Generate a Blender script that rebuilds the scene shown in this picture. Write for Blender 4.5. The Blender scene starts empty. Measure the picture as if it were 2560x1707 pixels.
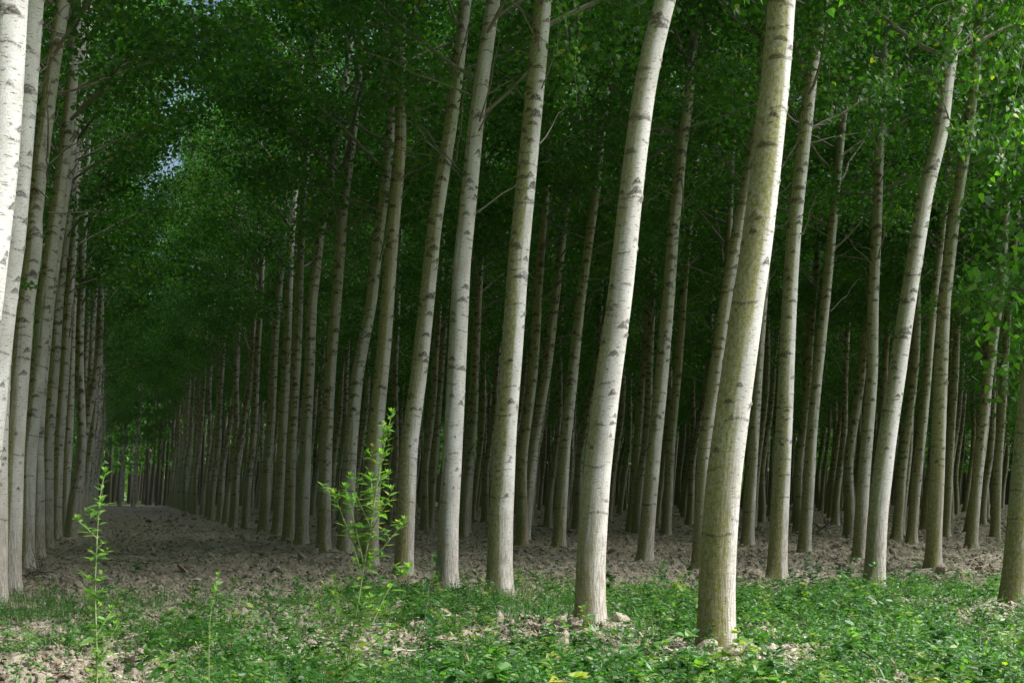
import bpy, math, random
import numpy as np
from mathutils import Vector
random.seed(7)
R = np.random.default_rng(11)
C = bpy.context.scene.collection
sc = bpy.context.scene

# ------------------------------------------------------------------ camera
F, HOR, CX, H = 3265.0, 1220.0, 1280.0, 1.6     # focal length and horizon in photo pixels, eye height in metres
cam_d = bpy.data.cameras.new('camera'); cam = bpy.data.objects.new('camera', cam_d); C.objects.link(cam)
cam.location = (0, 0, H); cam.rotation_euler = (math.pi/2, 0, 0)
cam_d.sensor_width = 36; cam_d.lens = 36*F/2560; cam_d.shift_y = (HOR-853.5)/2560
cam_d.clip_end = 3000; cam_d.clip_start = 0.1
sc.camera = cam
# ------------------------------------------------------------------ light
SUN_AZ, SUN_EL = math.radians(94), math.radians(48)     # azimuth clockwise from the view direction
w = bpy.data.worlds.new('World'); sc.world = w; w.use_nodes = True
nt = w.node_tree; sky = nt.nodes.new('ShaderNodeTexSky'); sky.sky_type = 'NISHITA'
sky.sun_disc = False; sky.sun_elevation = SUN_EL; sky.sun_rotation = SUN_AZ
sky.dust_density = 4; sky.air_density = 1.0; sky.ozone_density = 1.0
nt.links.new(sky.outputs[0], nt.nodes['Background'].inputs[0]); nt.nodes['Background'].inputs[1].default_value = 0.075
sun_d = bpy.data.lights.new('sun', 'SUN'); sun = bpy.data.objects.new('sun', sun_d); C.objects.link(sun)
sun_d.energy = 5.0; sun_d.angle = math.radians(50); sun_d.color = (1, .99, .98)
L = Vector((math.sin(SUN_AZ)*math.cos(SUN_EL), math.cos(SUN_AZ)*math.cos(SUN_EL), math.sin(SUN_EL)))
sun.rotation_euler = L.to_track_quat('Z', 'Y').to_euler(); sun.location = (30, -20, 40)
sc.view_settings.view_transform = 'Standard'; sc.view_settings.look = 'None'
sc.view_settings.exposure = 1.2; sc.view_settings.gamma = 1
sc.cycles.max_bounces = 8; sc.cycles.diffuse_bounces = 4; sc.cycles.glossy_bounces = 2
sc.cycles.transmission_bounces = 4; sc.cycles.transparent_max_bounces = 4
sc.cycles.use_denoising = True; sc.cycles.caustics_reflective = False; sc.cycles.caustics_refractive = False

# ------------------------------------------------------------------ helpers
def tag(o, label=None, cat=None, group=None, kind=None):
    if label: o['label'] = label
    if cat: o['category'] = cat
    if group: o['group'] = group
    if kind: o['kind'] = kind
    return o
def empty(name, loc):
    o = bpy.data.objects.new(name, None); C.objects.link(o); o.location = loc; o.empty_display_size = .2; return o
def mk(name, V, polys, mats, attrs=None, uv=None, smooth=True, parent=None, link=True):
    """V (n,3); polys: list of (array (m,k), material index); attrs: per-vertex floats; uv per vertex"""
    me = bpy.data.meshes.new(name)
    V = np.ascontiguousarray(V, dtype=np.float32)
    me.vertices.add(len(V)); me.vertices.foreach_set('co', V.ravel())
    polys = [(np.asarray(p, dtype=np.int32), m) for p, m in polys if len(p)]
    lv = np.concatenate([p.ravel() for p, m in polys])
    tot = np.concatenate([np.full(len(p), p.shape[1], np.int32) for p, m in polys])
    mi = np.concatenate([np.full(len(p), m, np.int32) for p, m in polys])
    st = np.concatenate([[0], np.cumsum(tot)[:-1]]).astype(np.int32)
    me.loops.add(len(lv)); me.loops.foreach_set('vertex_index', lv)
    me.polygons.add(len(tot)); me.polygons.foreach_set('loop_start', st); me.polygons.foreach_set('loop_total', tot)
    me.polygons.foreach_set('material_index', mi)
    me.polygons.foreach_set('use_smooth', np.full(len(tot), smooth, bool))
    for m in mats: me.materials.append(m)
    for k, a in (attrs or {}).items():
        at = me.attributes.new(k, 'FLOAT', 'POINT'); at.data.foreach_set('value', np.ascontiguousarray(a, dtype=np.float32))
    if uv is not None:
        u = me.uv_layers.new(name='UVMap'); u.data.foreach_set('uv', np.ascontiguousarray(uv[lv], dtype=np.float32).ravel())
    me.update(calc_edges=True)
    o = bpy.data.objects.new(name, me)
    if link: C.objects.link(o)
    if parent: o.parent = parent
    return o
def hash2(i, j, s):
    h = (i*374761393 + j*668265263 + s*1442695041) & 0xFFFFFFFF
    h = ((h ^ (h >> 13))*1274126177) & 0xFFFFFFFF
    return ((h ^ (h >> 16)) & 0xFFFF)/65535.0
def vnoise(x, y, s=0):
    i = np.floor(x).astype(np.int64); j = np.floor(y).astype(np.int64)
    u = x-i; v = y-j; u = u*u*(3-2*u); v = v*v*(3-2*v)
    a = hash2(i, j, s); b = hash2(i+1, j, s); c = hash2(i, j+1, s); d = hash2(i+1, j+1, s)
    return (a*(1-u)+b*u)*(1-v) + (c*(1-u)+d*u)*v
def fbm(x, y, s=0, n=4):
    t = 0; a = .5
    for k in range(n): t = t + a*vnoise(x*2**k, y*2**k, s+k); a *= .5
    return t
def sstep(a, b, x):
    t = np.clip((x-a)/(b-a), 0, 1); return t*t*(3-2*t)
def px(x, y, Y):                       # a photo pixel at a known distance
    return np.array([(x-CX)/F*Y, Y, H+(HOR-y)/F*Y])
def tube(P, r, n=6):
    """swept tube along points P with radii r -> verts, quads"""
    P = np.asarray(P, float); r = np.asarray(r, float); m = len(P)
    T = np.gradient(P, axis=0); T /= np.linalg.norm(T, axis=1)[:, None]+1e-9
    ref = np.where(np.abs(T[:, 2:3]) > .9, [[1., 0, 0]], [[0, 0, 1.]])
    A = np.cross(T, ref); A /= np.linalg.norm(A, axis=1)[:, None]+1e-9; B = np.cross(T, A)
    th = np.arange(n)*2*np.pi/n
    V = P[:, None, :] + r[:, None, None]*(A[:, None, :]*np.cos(th)[None, :, None] + B[:, None, :]*np.sin(th)[None, :, None])
    i, j = np.meshgrid(np.arange(m-1), np.arange(n), indexing='ij')
    q = np.stack([i*n+j, i*n+(j+1) % n, (i+1)*n+(j+1) % n, (i+1)*n+j], -1).reshape(-1, 4)
    return V.reshape(-1, 3), q
class MB:
    def __init__(s): s.V = []; s.P = []; s.A = []; s.n = 0
    def add(s, V, q, mat=0, t=.5):
        s.V.append(V); s.P.append((np.asarray(q)+s.n, mat)); s.A.append(np.broadcast_to(np.asarray(t, float), (len(V),))); s.n += len(V)
    def build(s, name, mats, smooth=True, **k):
        return mk(name, np.concatenate(s.V), s.P, mats, {'tint': np.concatenate(s.A)}, smooth=smooth, **k)
HEART = np.array([(0, 0), (-.04, .26), (.16, .44), (.42, .36), (.74, .15), (1.05, 0), (.74, -.15), (.42, -.36), (.16, -.44), (-.04, -.26)])
DELTA = np.array([(0, 0), (.10, .40), (.40, .36), (1, 0), (.40, -.36), (.10, -.40)])
LANCE = np.array([(0, 0), (.22, .13), (.5, .19), (.8, .09), (1, 0), (.8, -.09), (.5, -.19), (.22, -.13)])
LOBED = np.array([(0, 0), (.18, .05), (.32, .19), (.46, .15), (.62, .15), (.8, .06), (1, 0), (.8, -.06), (.62, -.15), (.46, -.15), (.32, -.19), (.18, -.05)])
OVAL = np.array([(0, 0), (.2, .24), (.55, .3), (.88, .16), (1, 0), (.88, -.16), (.55, -.3), (.2, -.24)])
BLADE = np.array([(0, .03), (.5, .028), (1, 0), (.5, -.028), (0, -.03)])
def leaves(P, T, N, size, shape, fold=0.0, curl=0.0):
    """leaf polygons at P, tip direction T, rough normal N"""
    T = T/(np.linalg.norm(T, axis=1)[:, None]+1e-9)
    B = np.cross(N, T); B /= np.linalg.norm(B, axis=1)[:, None]+1e-9
    Nn = np.cross(T, B)
    k = len(shape); s = np.broadcast_to(np.asarray(size, float), (len(P),))[:, None, None]
    u = shape[:, 0][None, :, None]; v = shape[:, 1][None, :, None]
    V = P[:, None, :] + s*(T[:, None, :]*u + B[:, None, :]*v + Nn[:, None, :]*(fold*np.abs(v) - curl*u*u))
    return V.reshape(-1, 3), np.arange(len(P)*k).reshape(-1, k)
def unit(v): return v/(np.linalg.norm(v, axis=-1, keepdims=True)+1e-9)

# ------------------------------------------------------------------ materials
class NG:
    def __init__(s, name):
        s.m = bpy.data.materials.new(name); s.m.use_nodes = True; s.t = s.m.node_tree; s.N = s.t.nodes
        s.b = s.N['Principled BSDF']
    def n(s, typ, **k):
        o = s.N.new('ShaderNode'+typ)
        for a, v in k.items():
            if a.startswith('i_'): o.inputs[int(a[2:]) if a[2:].isdigit() else a[2:].replace('_', ' ')].default_value = v
            else: setattr(o, a, v)
        return o
    def l(s, a, b): s.t.links.new(a, b)
    def ramp(s, src, stops):
        r = s.n('ValToRGB'); e = r.color_ramp.elements
        while len(e) < len(stops): e.new(.5)
        for x, (p, c) in zip(e, stops): x.position = p; x.color = (*c, 1) if len(c) == 3 else c
        s.l(src, r.inputs[0]); return r.outputs[0]
    def mix(s, f, a, b, mode='MIX'):
        m = s.n('Mix', data_type='RGBA', blend_type=mode)
        for v, i in ((f, 0), (a, 6), (b, 7)):
            if isinstance(v, (int, float)): m.inputs[i].default_value = v
            elif isinstance(v, tuple): m.inputs[i].default_value = (*v, 1)
            else: s.l(v, m.inputs[i])
        return m.outputs[2]
    def noise(s, vec, scale, det=3, rough=.55):
        o = s.n('TexNoise'); o.inputs['Scale'].default_value = scale; o.inputs['Detail'].default_value = det; o.inputs['Roughness'].default_value = rough
        if vec is not None: s.l(vec, o.inputs['Vector'])
        return o.outputs['Fac']
    def mapv(s, vec, scale):
        o = s.n('Mapping'); o.inputs['Scale'].default_value = scale; s.l(vec, o.inputs['Vector']); return o.outputs[0]
    def math(s, op, a, b=None, clamp=False):
        o = s.n('Math', operation=op, use_clamp=clamp)
        for v, i in ((a, 0), (b, 1)):
            if v is None: continue
            if isinstance(v, (int, float)): o.inputs[i].default_value = v
            else: s.l(v, o.inputs[i])
        return o.outputs[0]
    def attr(s, name): return s.n('Attribute', attribute_name=name).outputs['Fac']

def bark_material():
    g = NG('poplar_bark'); uvn = g.n('UVMap'); uv = uvn.outputs[0]
    oi = g.n('ObjectInfo'); off = g.n('CombineXYZ'); g.l(g.math('MULTIPLY', oi.outputs['Random'], 37.0), off.inputs[0]); g.l(g.math('MULTIPLY', oi.outputs['Random'], 91.0), off.inputs[1])
    va = g.n('VectorMath', operation='ADD'); g.l(uv, va.inputs[0]); g.l(off.outputs[0], va.inputs[1]); uv2 = va.outputs[0]
    scar, moss, low = g.attr('scar'), g.attr('moss'), g.attr('low')
    big = g.noise(g.mapv(uv2, (3, 1.5, 1)), 1.5, 4)
    base = g.ramp(big, [(.3, (.45, .45, .42)), (.55, (.59, .595, .58)), (.75, (.70, .715, .71))])
    base = g.mix(1.0, base, g.ramp(oi.outputs['Random'], [(0, (.80, .78, .73)), (.5, (.95, .95, .93)), (1, (1, 1, 1))]), 'MULTIPLY')
    # fine grey bloom and specks
    spk = g.noise(g.mapv(uv2, (70, 45, 1)), 1.0, 4, .7)
    base = g.mix(g.math('MULTIPLY', g.ramp(spk, [(.42, (1, 1, 1)), (.58, (0, 0, 0))]), .45), base, (.27, .25, .20))
    # lenticel dashes
    ln = g.noise(g.mapv(uv2, (11, 60, 1)), 1.0, 2, .5)
    lm = g.ramp(ln, [(.61, (0, 0, 0)), (.67, (1, 1, 1))])
    base = g.mix(g.math('MULTIPLY', lm, .75), base, (.13, .11, .08))
    # moss
    mc = g.ramp(g.noise(g.mapv(uv2, (40, 22, 1)), 1.0, 4, .7), [(.3, (.095, .098, .006)), (.58, (.19, .19, .018)), (.75, (.32, .305, .085))])
    mm = g.math('MULTIPLY', moss, g.ramp(g.noise(g.mapv(uv2, (26, 16, 1)), 1.0, 5, .75), [(.36, (1, 1, 1)), (.68, (.42, .42, .42))]), clamp=True)
    col = base
    base = g.mix(g.attr('shade_tone'), base, g.ramp(big, [(.3, (.125, .115, .075)), (.7, (.21, .195, .145))]))  # interior shade as a dark bark tone, left unlinked here
    # fissured bark near the ground
    fs = g.noise(g.mapv(uv2, (55, 5.5, 1)), 1.0, 4, .65)
    fm = g.ramp(fs, [(.44, (1, 1, 1)), (.53, (0, 0, 0))])
    fl = g.math('MULTIPLY', fm, low)
    col = g.mix(g.math('MULTIPLY', low, .4), col, (.42, .38, .30))
    col = g.mix(g.math('MULTIPLY', fl, .6), col, (.17, .14, .10))
    col = g.mix(mm, col, mc)
    # knots
    sn = g.noise(g.mapv(uv2, (60, 60, 1)), 1.0, 3, .7)
    sf = g.math('MULTIPLY', scar, g.ramp(sn, [(.35, (1, 1, 1)), (.7, (.7, .7, .7))]), clamp=True)
    col = g.mix(sf, col, (.035, .028, .018))
    g.l(col, g.b.inputs['Base Color']); g.b.inputs['Roughness'].default_value = .8; g.b.inputs['Specular IOR Level'].default_value = .2
    hgt = g.math('SUBTRACT', g.math('MULTIPLY', spk, .35), g.math('ADD', g.math('MULTIPLY', fl, .9), g.math('ADD', g.math('MULTIPLY', lm, .3), g.math('MULTIPLY', sf, .5))))
    bp = g.n('Bump'); bp.inputs['Strength'].default_value = .6; bp.inputs['Distance'].default_value = .012
    g.l(hgt, bp.inputs['Height']); g.l(bp.outputs[0], g.b.inputs['Normal'])
    return g.m
def limb_material():
    g = NG('limb_bark'); tc = g.n('TexCoord')
    c = g.ramp(g.noise(tc.outputs['Object'], 6, 4), [(.3, (.10, .09, .065)), (.7, (.24, .225, .18))])
    g.l(c, g.b.inputs['Base Color']); g.b.inputs['Roughness'].default_value = .8; return g.m
def leaf_material(name, stops, trans=.35, rough=.42, tcol=(1.95, 2.5, .55)):
    g = NG(name); t = g.attr('tint')
    c = g.ramp(t, stops)
    g.l(c, g.b.inputs['Base Color']); g.b.inputs['Roughness'].default_value = rough
    g.b.inputs['Specular IOR Level'].default_value = .45
    tr = g.n('BsdfTranslucent'); g.l(g.mix(1.0, c, tcol, 'MULTIPLY'), tr.inputs[0])
    mx = g.n('MixShader'); mx.inputs[0].default_value = trans
    g.l(g.b.outputs[0], mx.inputs[1]); g.l(tr.outputs[0], mx.inputs[2])
    g.l(mx.outputs[0], g.N['Material Output'].inputs[0]); return g.m
def flat_material(name, c0, c1, scale=20, rough=.85):
    g = NG(name); tc = g.n('TexCoord')
    g.l(g.ramp(g.noise(tc.outputs['Object'], scale, 5, .65), [(.3, c0), (.7, c1)]), g.b.inputs['Base Color'])
    g.b.inputs['Roughness'].default_value = rough; return g.m
def soil_material(name='soil'):
    g = NG(name); tc = g.n('TexCoord'); o = tc.outputs['Object']
    a = g.noise(o, .55, 4, .6); b = g.noise(o, 9, 5, .65); c = g.noise(o, 60, 4, .7)
    col = g.ramp(b, [(.28, (.185, .162, .115)), (.5, (.325, .292, .215)), (.72, (.46, .42, .325))])
    col = g.mix(g.math('MULTIPLY', g.ramp(a, [(.4, (0, 0, 0)), (.62, (1, 1, 1))]), .4), col, (.19, .155, .115))
    col = g.mix(g.math('MULTIPLY', g.ramp(c, [(.40, (1, 1, 1)), (.56, (0, 0, 0))]), .6), col, (.12, .10, .07))
    # open grassland, and sprouting green where grass grows
    col = g.mix(g.attr('field'), col, (.055, .085, .02))
    col = g.mix(g.math('MULTIPLY', g.attr('green'), g.ramp(c, [(.4, (.8, .8, .8)), (.6, (.2, .2, .2))])), col, (.05, .10, .025))
    g.l(col, g.b.inputs['Base Color']); g.b.inputs['Roughness'].default_value = .95
    bp = g.n('Bump'); bp.inputs['Strength'].default_value = .7; bp.inputs['Distance'].default_value = .03
    g.l(g.math('ADD', b, g.math('MULTIPLY', c, .4)), bp.inputs['Height']); g.l(bp.outputs[0], g.b.inputs['Normal'])
    return g.m
M_BARK, M_LIMB, M_SOIL = bark_material(), limb_material(), soil_material()
M_LEAF = leaf_material('poplar_leaf', [(0, (.028, .088, .016)), (.55, (.054, .148, .026)), (.9, (.10, .21, .036)), (.97, (.14, .25, .04)), (1, (.34, .32, .04))], .42)
M_WEED = leaf_material('weed_leaf', [(0, (.04, .115, .02)), (.6, (.08, .18, .028)), (.9, (.14, .25, .06)), (1, (.30, .27, .04))], .4)
M_DARKW = leaf_material('herb_leaf', [(0, (.02, .075, .025)), (.7, (.045, .14, .045)), (1, (.12, .24, .10))], .3)
M_COVER = leaf_material('ground_cover_leaf', [(0, (.014, .055, .009)), (.5, (.042, .125, .022)), (.85, (.09, .20, .045)), (1, (.19, .25, .05))], .35)
M_GRASS = leaf_material('grass_blade', [(0, (.02, .08, .016)), (.6, (.045, .14, .03)), (.9, (.10, .20, .045)), (1, (.34, .30, .14))], .3)
M_STRAW = flat_material('dry_straw', (.28, .22, .12), (.48, .40, .24))
M_YELL = leaf_material('yellowing_leaf', [(0, (.08, .20, .04)), (.55, (.19, .26, .04)), (1, (.40, .33, .03))], .35)
M_LITTER = flat_material('dead_leaf', (.07, .045, .028), (.24, .16, .09), 8)
M_STEM = flat_material('weed_stem', (.12, .19, .06), (.25, .30, .14))
M_REDST = flat_material('reddish_stem', (.20, .12, .07), (.28, .20, .12))
M_WHITE = flat_material('white_petal', (.75, .75, .72), (.85, .85, .83), 10, .6)
M_PALE = flat_material('pale_dead_wood', (.34, .30, .25), (.58, .54, .47))
M_DWOOD = flat_material('dead_wood_far_shade', (.055, .05, .036), (.13, .12, .09))

# ------------------------------------------------------------------ ground
MOUNDS = [(1.65, 11.55, .5, .075), (2.3, 11.7, .4, .06), (.85, 13.75, .5, .062), (.35, 14.0, .35, .058), (6.3, 16.2, .5, .06), (4.0, 20, .3, .06), (6.1, 16.0, .7, .058), (3.0, 10.2, .3, .08)]
def ground_h(x, y):
    big = (fbm(x*.35+9, y*.35, 3, 3)-.45)*.12
    h = big
    for mx, my, mr, mh in MOUNDS: h = h + mh*np.exp(-((x-mx)**2+(y-my)**2)/(mr*mr))
    return h
def clod_h(x, y):
    n1 = np.abs(vnoise(x*3.1, y*3.1, 21)-.5)*2; n2 = np.abs(vnoise(x*7.3, y*7.3, 22)-.5)*2; n3 = vnoise(x*17, y*17, 23)-.5
    rough = .5+.9*sstep(.35, .65, vnoise(x*.45, y*.45, 25))
    return (-.085*n1 - .065*n2 + (.05+.0012*y)*n3 + .05)*rough
def green_map(x, y):
    """how much low vegetation grows: plenty along the open edge, little in the shade"""
    edge = sstep(21.5, 17.0, y - .22*x + 2.2*(vnoise(x*.5, y*.5, 41)-.5)*2)
    left = 1-.75*sstep(-.5, -4.0, x)
    patch = sstep(.415, .575, .55*fbm(x*.8, y*.5, 44, 4)+.45*fbm(x*2.6, y*1.7, 46, 3)+.10*sstep(0, 4, x)-.06*sstep(-1, -4, x))
    near = edge*left*(.06+.94*patch)
    deep = .26*sstep(.46, .62, fbm(x*.5+5, y*.3, 47, 3)) + .5*sstep(70, 104, y)*sstep(.3, .5, fbm(x*.3, y*.2, 48, 2))
    bare = np.ones_like(x)
    for mx, my, mr, mh in MOUNDS: bare = bare*(1-(.9 if mh > .057 or mh < .05 else .25)*np.exp(-((x-mx)**2+(y-my)**2)/(mr*mr*2.2)))
    return np.clip((near+deep)*bare, 0, 1)
def build_ground():
    ny, nx = 1000, 780
    ys = 4.5*np.exp(np.linspace(0, math.log(125/4.5), ny)); us = np.linspace(-1, 1, nx)
    Yg, U = np.meshgrid(ys, us, indexing='ij'); Xg = U*(Yg*.5+4.0)
    fade = sstep(1, .93, np.abs(U))*sstep(125, 112, Yg)*sstep(4.5, 5.5, Yg)
    Zg = (ground_h(Xg, Yg)+clod_h(Xg, Yg)*(1-.3*green_map(Xg, Yg)))*fade + .006
    V = np.stack([Xg, Yg, Zg], -1).reshape(-1, 3)
    i, j = np.meshgrid(np.arange(ny-1), np.arange(nx-1), indexing='ij'); a = (i*nx+j).ravel()
    q = np.stack([a, a+1, a+nx+1, a+nx], -1)
    o = mk('ground', V, [(q, 0)], [M_SOIL], {'green': green_map(Xg, Yg).ravel()*.35, 'field': np.zeros(len(V))}); tag(o, kind='structure')
    n = 121; g = np.linspace(-1, 1, n); g = np.sign(g)*np.abs(g)**2.5*1500
    Xo, Yo = np.meshgrid(g, g+60, indexing='ij')
    fld = np.clip(sstep(106, 114, Yo)+sstep(-90, -110, Xo)+sstep(8.5, 6.5, Yo-Xo), 0, 1)
    V = np.stack([Xo, Yo, np.full_like(Xo, -.02)], -1).reshape(-1, 3)
    i, j = np.meshgrid(np.arange(n-1), np.arange(n-1), indexing='ij'); a = (i*n+j).ravel()
    o = mk('terrain', V, [(np.stack([a, a+n, a+n+1, a+1], -1), 0)], [M_SOIL], {'green': np.full(len(V), .3), 'field': fld.ravel()}); tag(o, kind='structure')

# ------------------------------------------------------------------ poplars
def trunk_profile(pts, Y, base_x, top=21.0, seed=0):
    """pts: centre line in photo pixels of the 2352-wide view -> functions of height"""
    rs = np.random.default_rng(seed)
    p = np.array(sorted([((HOR-y*1.08843)/F*Y+H, (x*1.08843-CX)/F*Y) for x, y in pts]))
    zs = np.linspace(-.3, top, 500)
    x = np.interp(zs, p[:, 0], p[:, 1])
    sl = (p[-1, 1]-p[-3, 1])/(p[-1, 0]-p[-3, 0]) if len(p) > 2 else .08
    up = zs > p[-1, 0]; dz = zs-p[-1, 0]
    x[up] = p[-1, 1] + (sl*2.5*(1-np.exp(-dz/2.5)) + .035*dz)[up]
    k = np.exp(-np.linspace(-2, 2, 21)**2); k /= k.sum()
    x = np.convolve(np.pad(x, 10, mode='edge'), k, 'valid')
    y = .10*np.sin(zs*.5+rs.uniform(0, 6))*sstep(0, 4, zs)+.05*np.sin(zs*1.1+rs.uniform(0, 6))*sstep(0, 3, zs)
    return zs, x-base_x, y-np.interp(0, zs, y)
def trunk_mesh(prof, r0, nth, dz, seed, mossy=.5, top=21.0, fine_to=10.5, dull=0.0):
    rs = np.random.default_rng(seed); zp, xp, yp = prof
    zs = np.concatenate([np.arange(-.25, fine_to, dz), np.arange(fine_to, top, max(.25, dz*4))])
    th = np.arange(nth+1)*2*np.pi/nth
    Z, T = np.meshgrid(zs, th, indexing='ij')
    r = r0*np.power(np.clip(1-Z/23.0, .02, 1.02), .85)
    r = r*(1+.32*np.exp(-np.maximum(Z, 0)/.17)*(1+.35*np.sin(5*T+seed))+.05*np.exp(-np.maximum(Z, 0)/1.0))
    r = r*(1+.018*np.sin(2*T+Z*.9+seed)+.012*np.sin(3*T-Z*1.7+seed*2))
    ph = np.unwrap(T)
    scar = np.zeros_like(Z); bump = np.zeros_like(Z)
    z0 = rs.uniform(1.5, 2.3)
    while z0 < top-6:
        big = np.clip((z0-1.5)/2.5, .35, 1)
        for c in range(rs.integers(3, 6)):                    # knots left by pruned branches, in loose whorls
            t0 = rs.uniform(0, 2*np.pi); zc = z0+rs.uniform(-.25, .25)
            wd = rs.uniform(.035, .105)*big*(r0/.19)*(1.1 if rs.random() < .25 else .85); hh = wd*rs.uniform(.22, 1.0)
            i0, i1 = np.searchsorted(zs, [zc-.35, zc+.2])
            if i1-i0 < 2: continue
            zz = Z[i0:i1]-zc; uu = ((T[i0:i1]-t0+np.pi) % (2*np.pi)-np.pi)*r[i0:i1]/wd
            zz = zz+(vnoise(uu*3+c*7, zz*25+z0*9, seed+40)-.5)*hh*.45+uu*hh*rs.uniform(-.3, .3); pw = rs.uniform(1.1, 2.6); faint = rs.choice([1, 1, 1, .7])
            arch = hh*(1-np.abs(uu)**pw*1.1)
            tk = max(.011, dz*.8)
            line = np.exp(-((zz-arch)/(tk*1.25))**2)*sstep(1.5, 1.0, np.abs(uu))
            eye = sstep(0, .012, zz+hh*.25)*sstep(.0, .012, arch-zz)*sstep(1.05, .8, np.abs(uu))
            nn = .25+.75*sstep(.3, .6, vnoise(uu*7+c*9, zz*90+c*5, seed+c))
            s = np.maximum(line, eye*nn)
            tail = np.exp(-((zz+.015)/.009)**2)*sstep(2.1, 1.0, np.abs(uu))*.8
            scar[i0:i1] = np.maximum(scar[i0:i1], np.maximum(s, tail)*faint); bump[i0:i1] += .009*eye+.005*line
        z0 += rs.uniform(.20, .40)
    z0 = rs.uniform(.9, 1.4)
    while z0 < 11:                                            # broken ring lines round the stem
        t0 = rs.uniform(0, 2*np.pi); ln = rs.uniform(.5, 1.7)
        i0, i1 = np.searchsorted(zs, [z0-.08, z0+.08])
        zz = Z[i0:i1]-z0-.012*np.sin(T[i0:i1]*3+t0); dd = np.abs((T[i0:i1]-t0+np.pi) % (2*np.pi)-np.pi)
        nn = vnoise(T[i0:i1]*22, zz*60+z0*10, seed+3)
        s = np.exp(-(zz/max(.011, dz*.8))**2)*sstep(ln, ln*.7, dd)*sstep(.25, .5, nn)*.95
        scar[i0:i1] = np.maximum(scar[i0:i1], s); bump[i0:i1] += s*.004
        z0 += rs.uniform(.10, .30)
    # moss keeps to the weather side (west), low down and under knots; high mossy paints shade on inner trunks
    d = np.cos(T-np.radians(195))
    nz = vnoise(np.cos(T)*3+seed, Z*.8+np.sin(T)*3, seed+9)*.6+vnoise(np.cos(T)*9+seed, Z*3.0+np.sin(T)*9, seed+10)*.4
    moss = sstep(.62-mossy*.78, 1.28-mossy*.78, d*.95+nz*1.0-.32+.12*np.exp(-Z/1.5))
    moss = np.clip(moss*(.7+mossy*.5)*sstep(14, 8, Z), 0, 1)
    shade_tone = np.clip(dull*(.75+.5*vnoise(np.cos(T)*2+seed, Z*.5, seed+20))+.55*sstep(7.2, 10.0, Z+.8*(vnoise(T*2, Z*2, seed+21)-.5)), 0, .85)  # dull part stands for interior shade; upper stem simply has darker bark
    low = sstep(2.0, .3, Z+.8*(vnoise(T*2, Z*1.2, seed+5)-.5))
    rr = r+bump
    X = np.interp(Z, zp, xp)+rr*np.cos(T); Yv = np.interp(Z, zp, yp)+rr*np.sin(T)
    V = np.stack([X, Yv, Z], -1).reshape(-1, 3); n = nth+1
    i, j = np.meshgrid(np.arange(len(zs)-1), np.arange(nth), indexing='ij'); a = (i*n+j).ravel()
    q = np.stack([a, a+1, a+n+1, a+n], -1)
    uv = np.stack([T*r0, Z], -1).reshape(-1, 2)
    return mk('trunk', V, [(q, 0)], [M_BARK], {'scar': scar.ravel(), 'moss': moss.ravel(), 'low': low.ravel(), 'shade_tone': shade_tone.ravel()}, uv=uv)

def spray(mb, P, seed, size=.085, dens=16, rs=None):
    """a hanging leafy twig along points P"""
    rs = rs or np.random.default_rng(seed); P = np.asarray(P, float)
    t = np.linspace(0, 1, 14); s = np.linspace(0, 1, len(P))
    Q = np.stack([np.interp(t, s, P[:, k]) for k in range(3)], -1) + rs.normal(0, .012, (14, 3))
    V, q = tube(Q, np.linspace(.009, .003, 14), 4); mb.add(V, q, 1)
    ln = np.linalg.norm(np.diff(Q, axis=0), axis=1).sum(); n = max(6, int(ln*dens*2.4))
    tt = rs.uniform(.08, 1.02, n); p = np.stack([np.interp(tt, t, Q[:, k]) for k in range(3)], -1)+rs.normal(0, .07, (n, 3))
    T = rs.normal(0, .55, (n, 3))+[0, 0, -.8]; N = rs.normal(0, .6, (n, 3))+[.1, -.5, .45]
    V, f = leaves(p, T, N, size*rs.uniform(.65, 1.15, n), HEART, .15, .15)
    mb.add(V, f, 0, np.repeat(np.clip(rs.beta(2.2, 1.8, n)*.97, 0, 1), len(HEART)))
    k = int(n*.04)
    if k:
        V, f = leaves(p[:k]+rs.normal(0, .04, (k, 3)), T[:k], N[:k], size*.9, HEART); mb.add(V, f, 0, np.full(k*len(HEART), .995))
AX = .037                              # lean of the axis inside the crown
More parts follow.
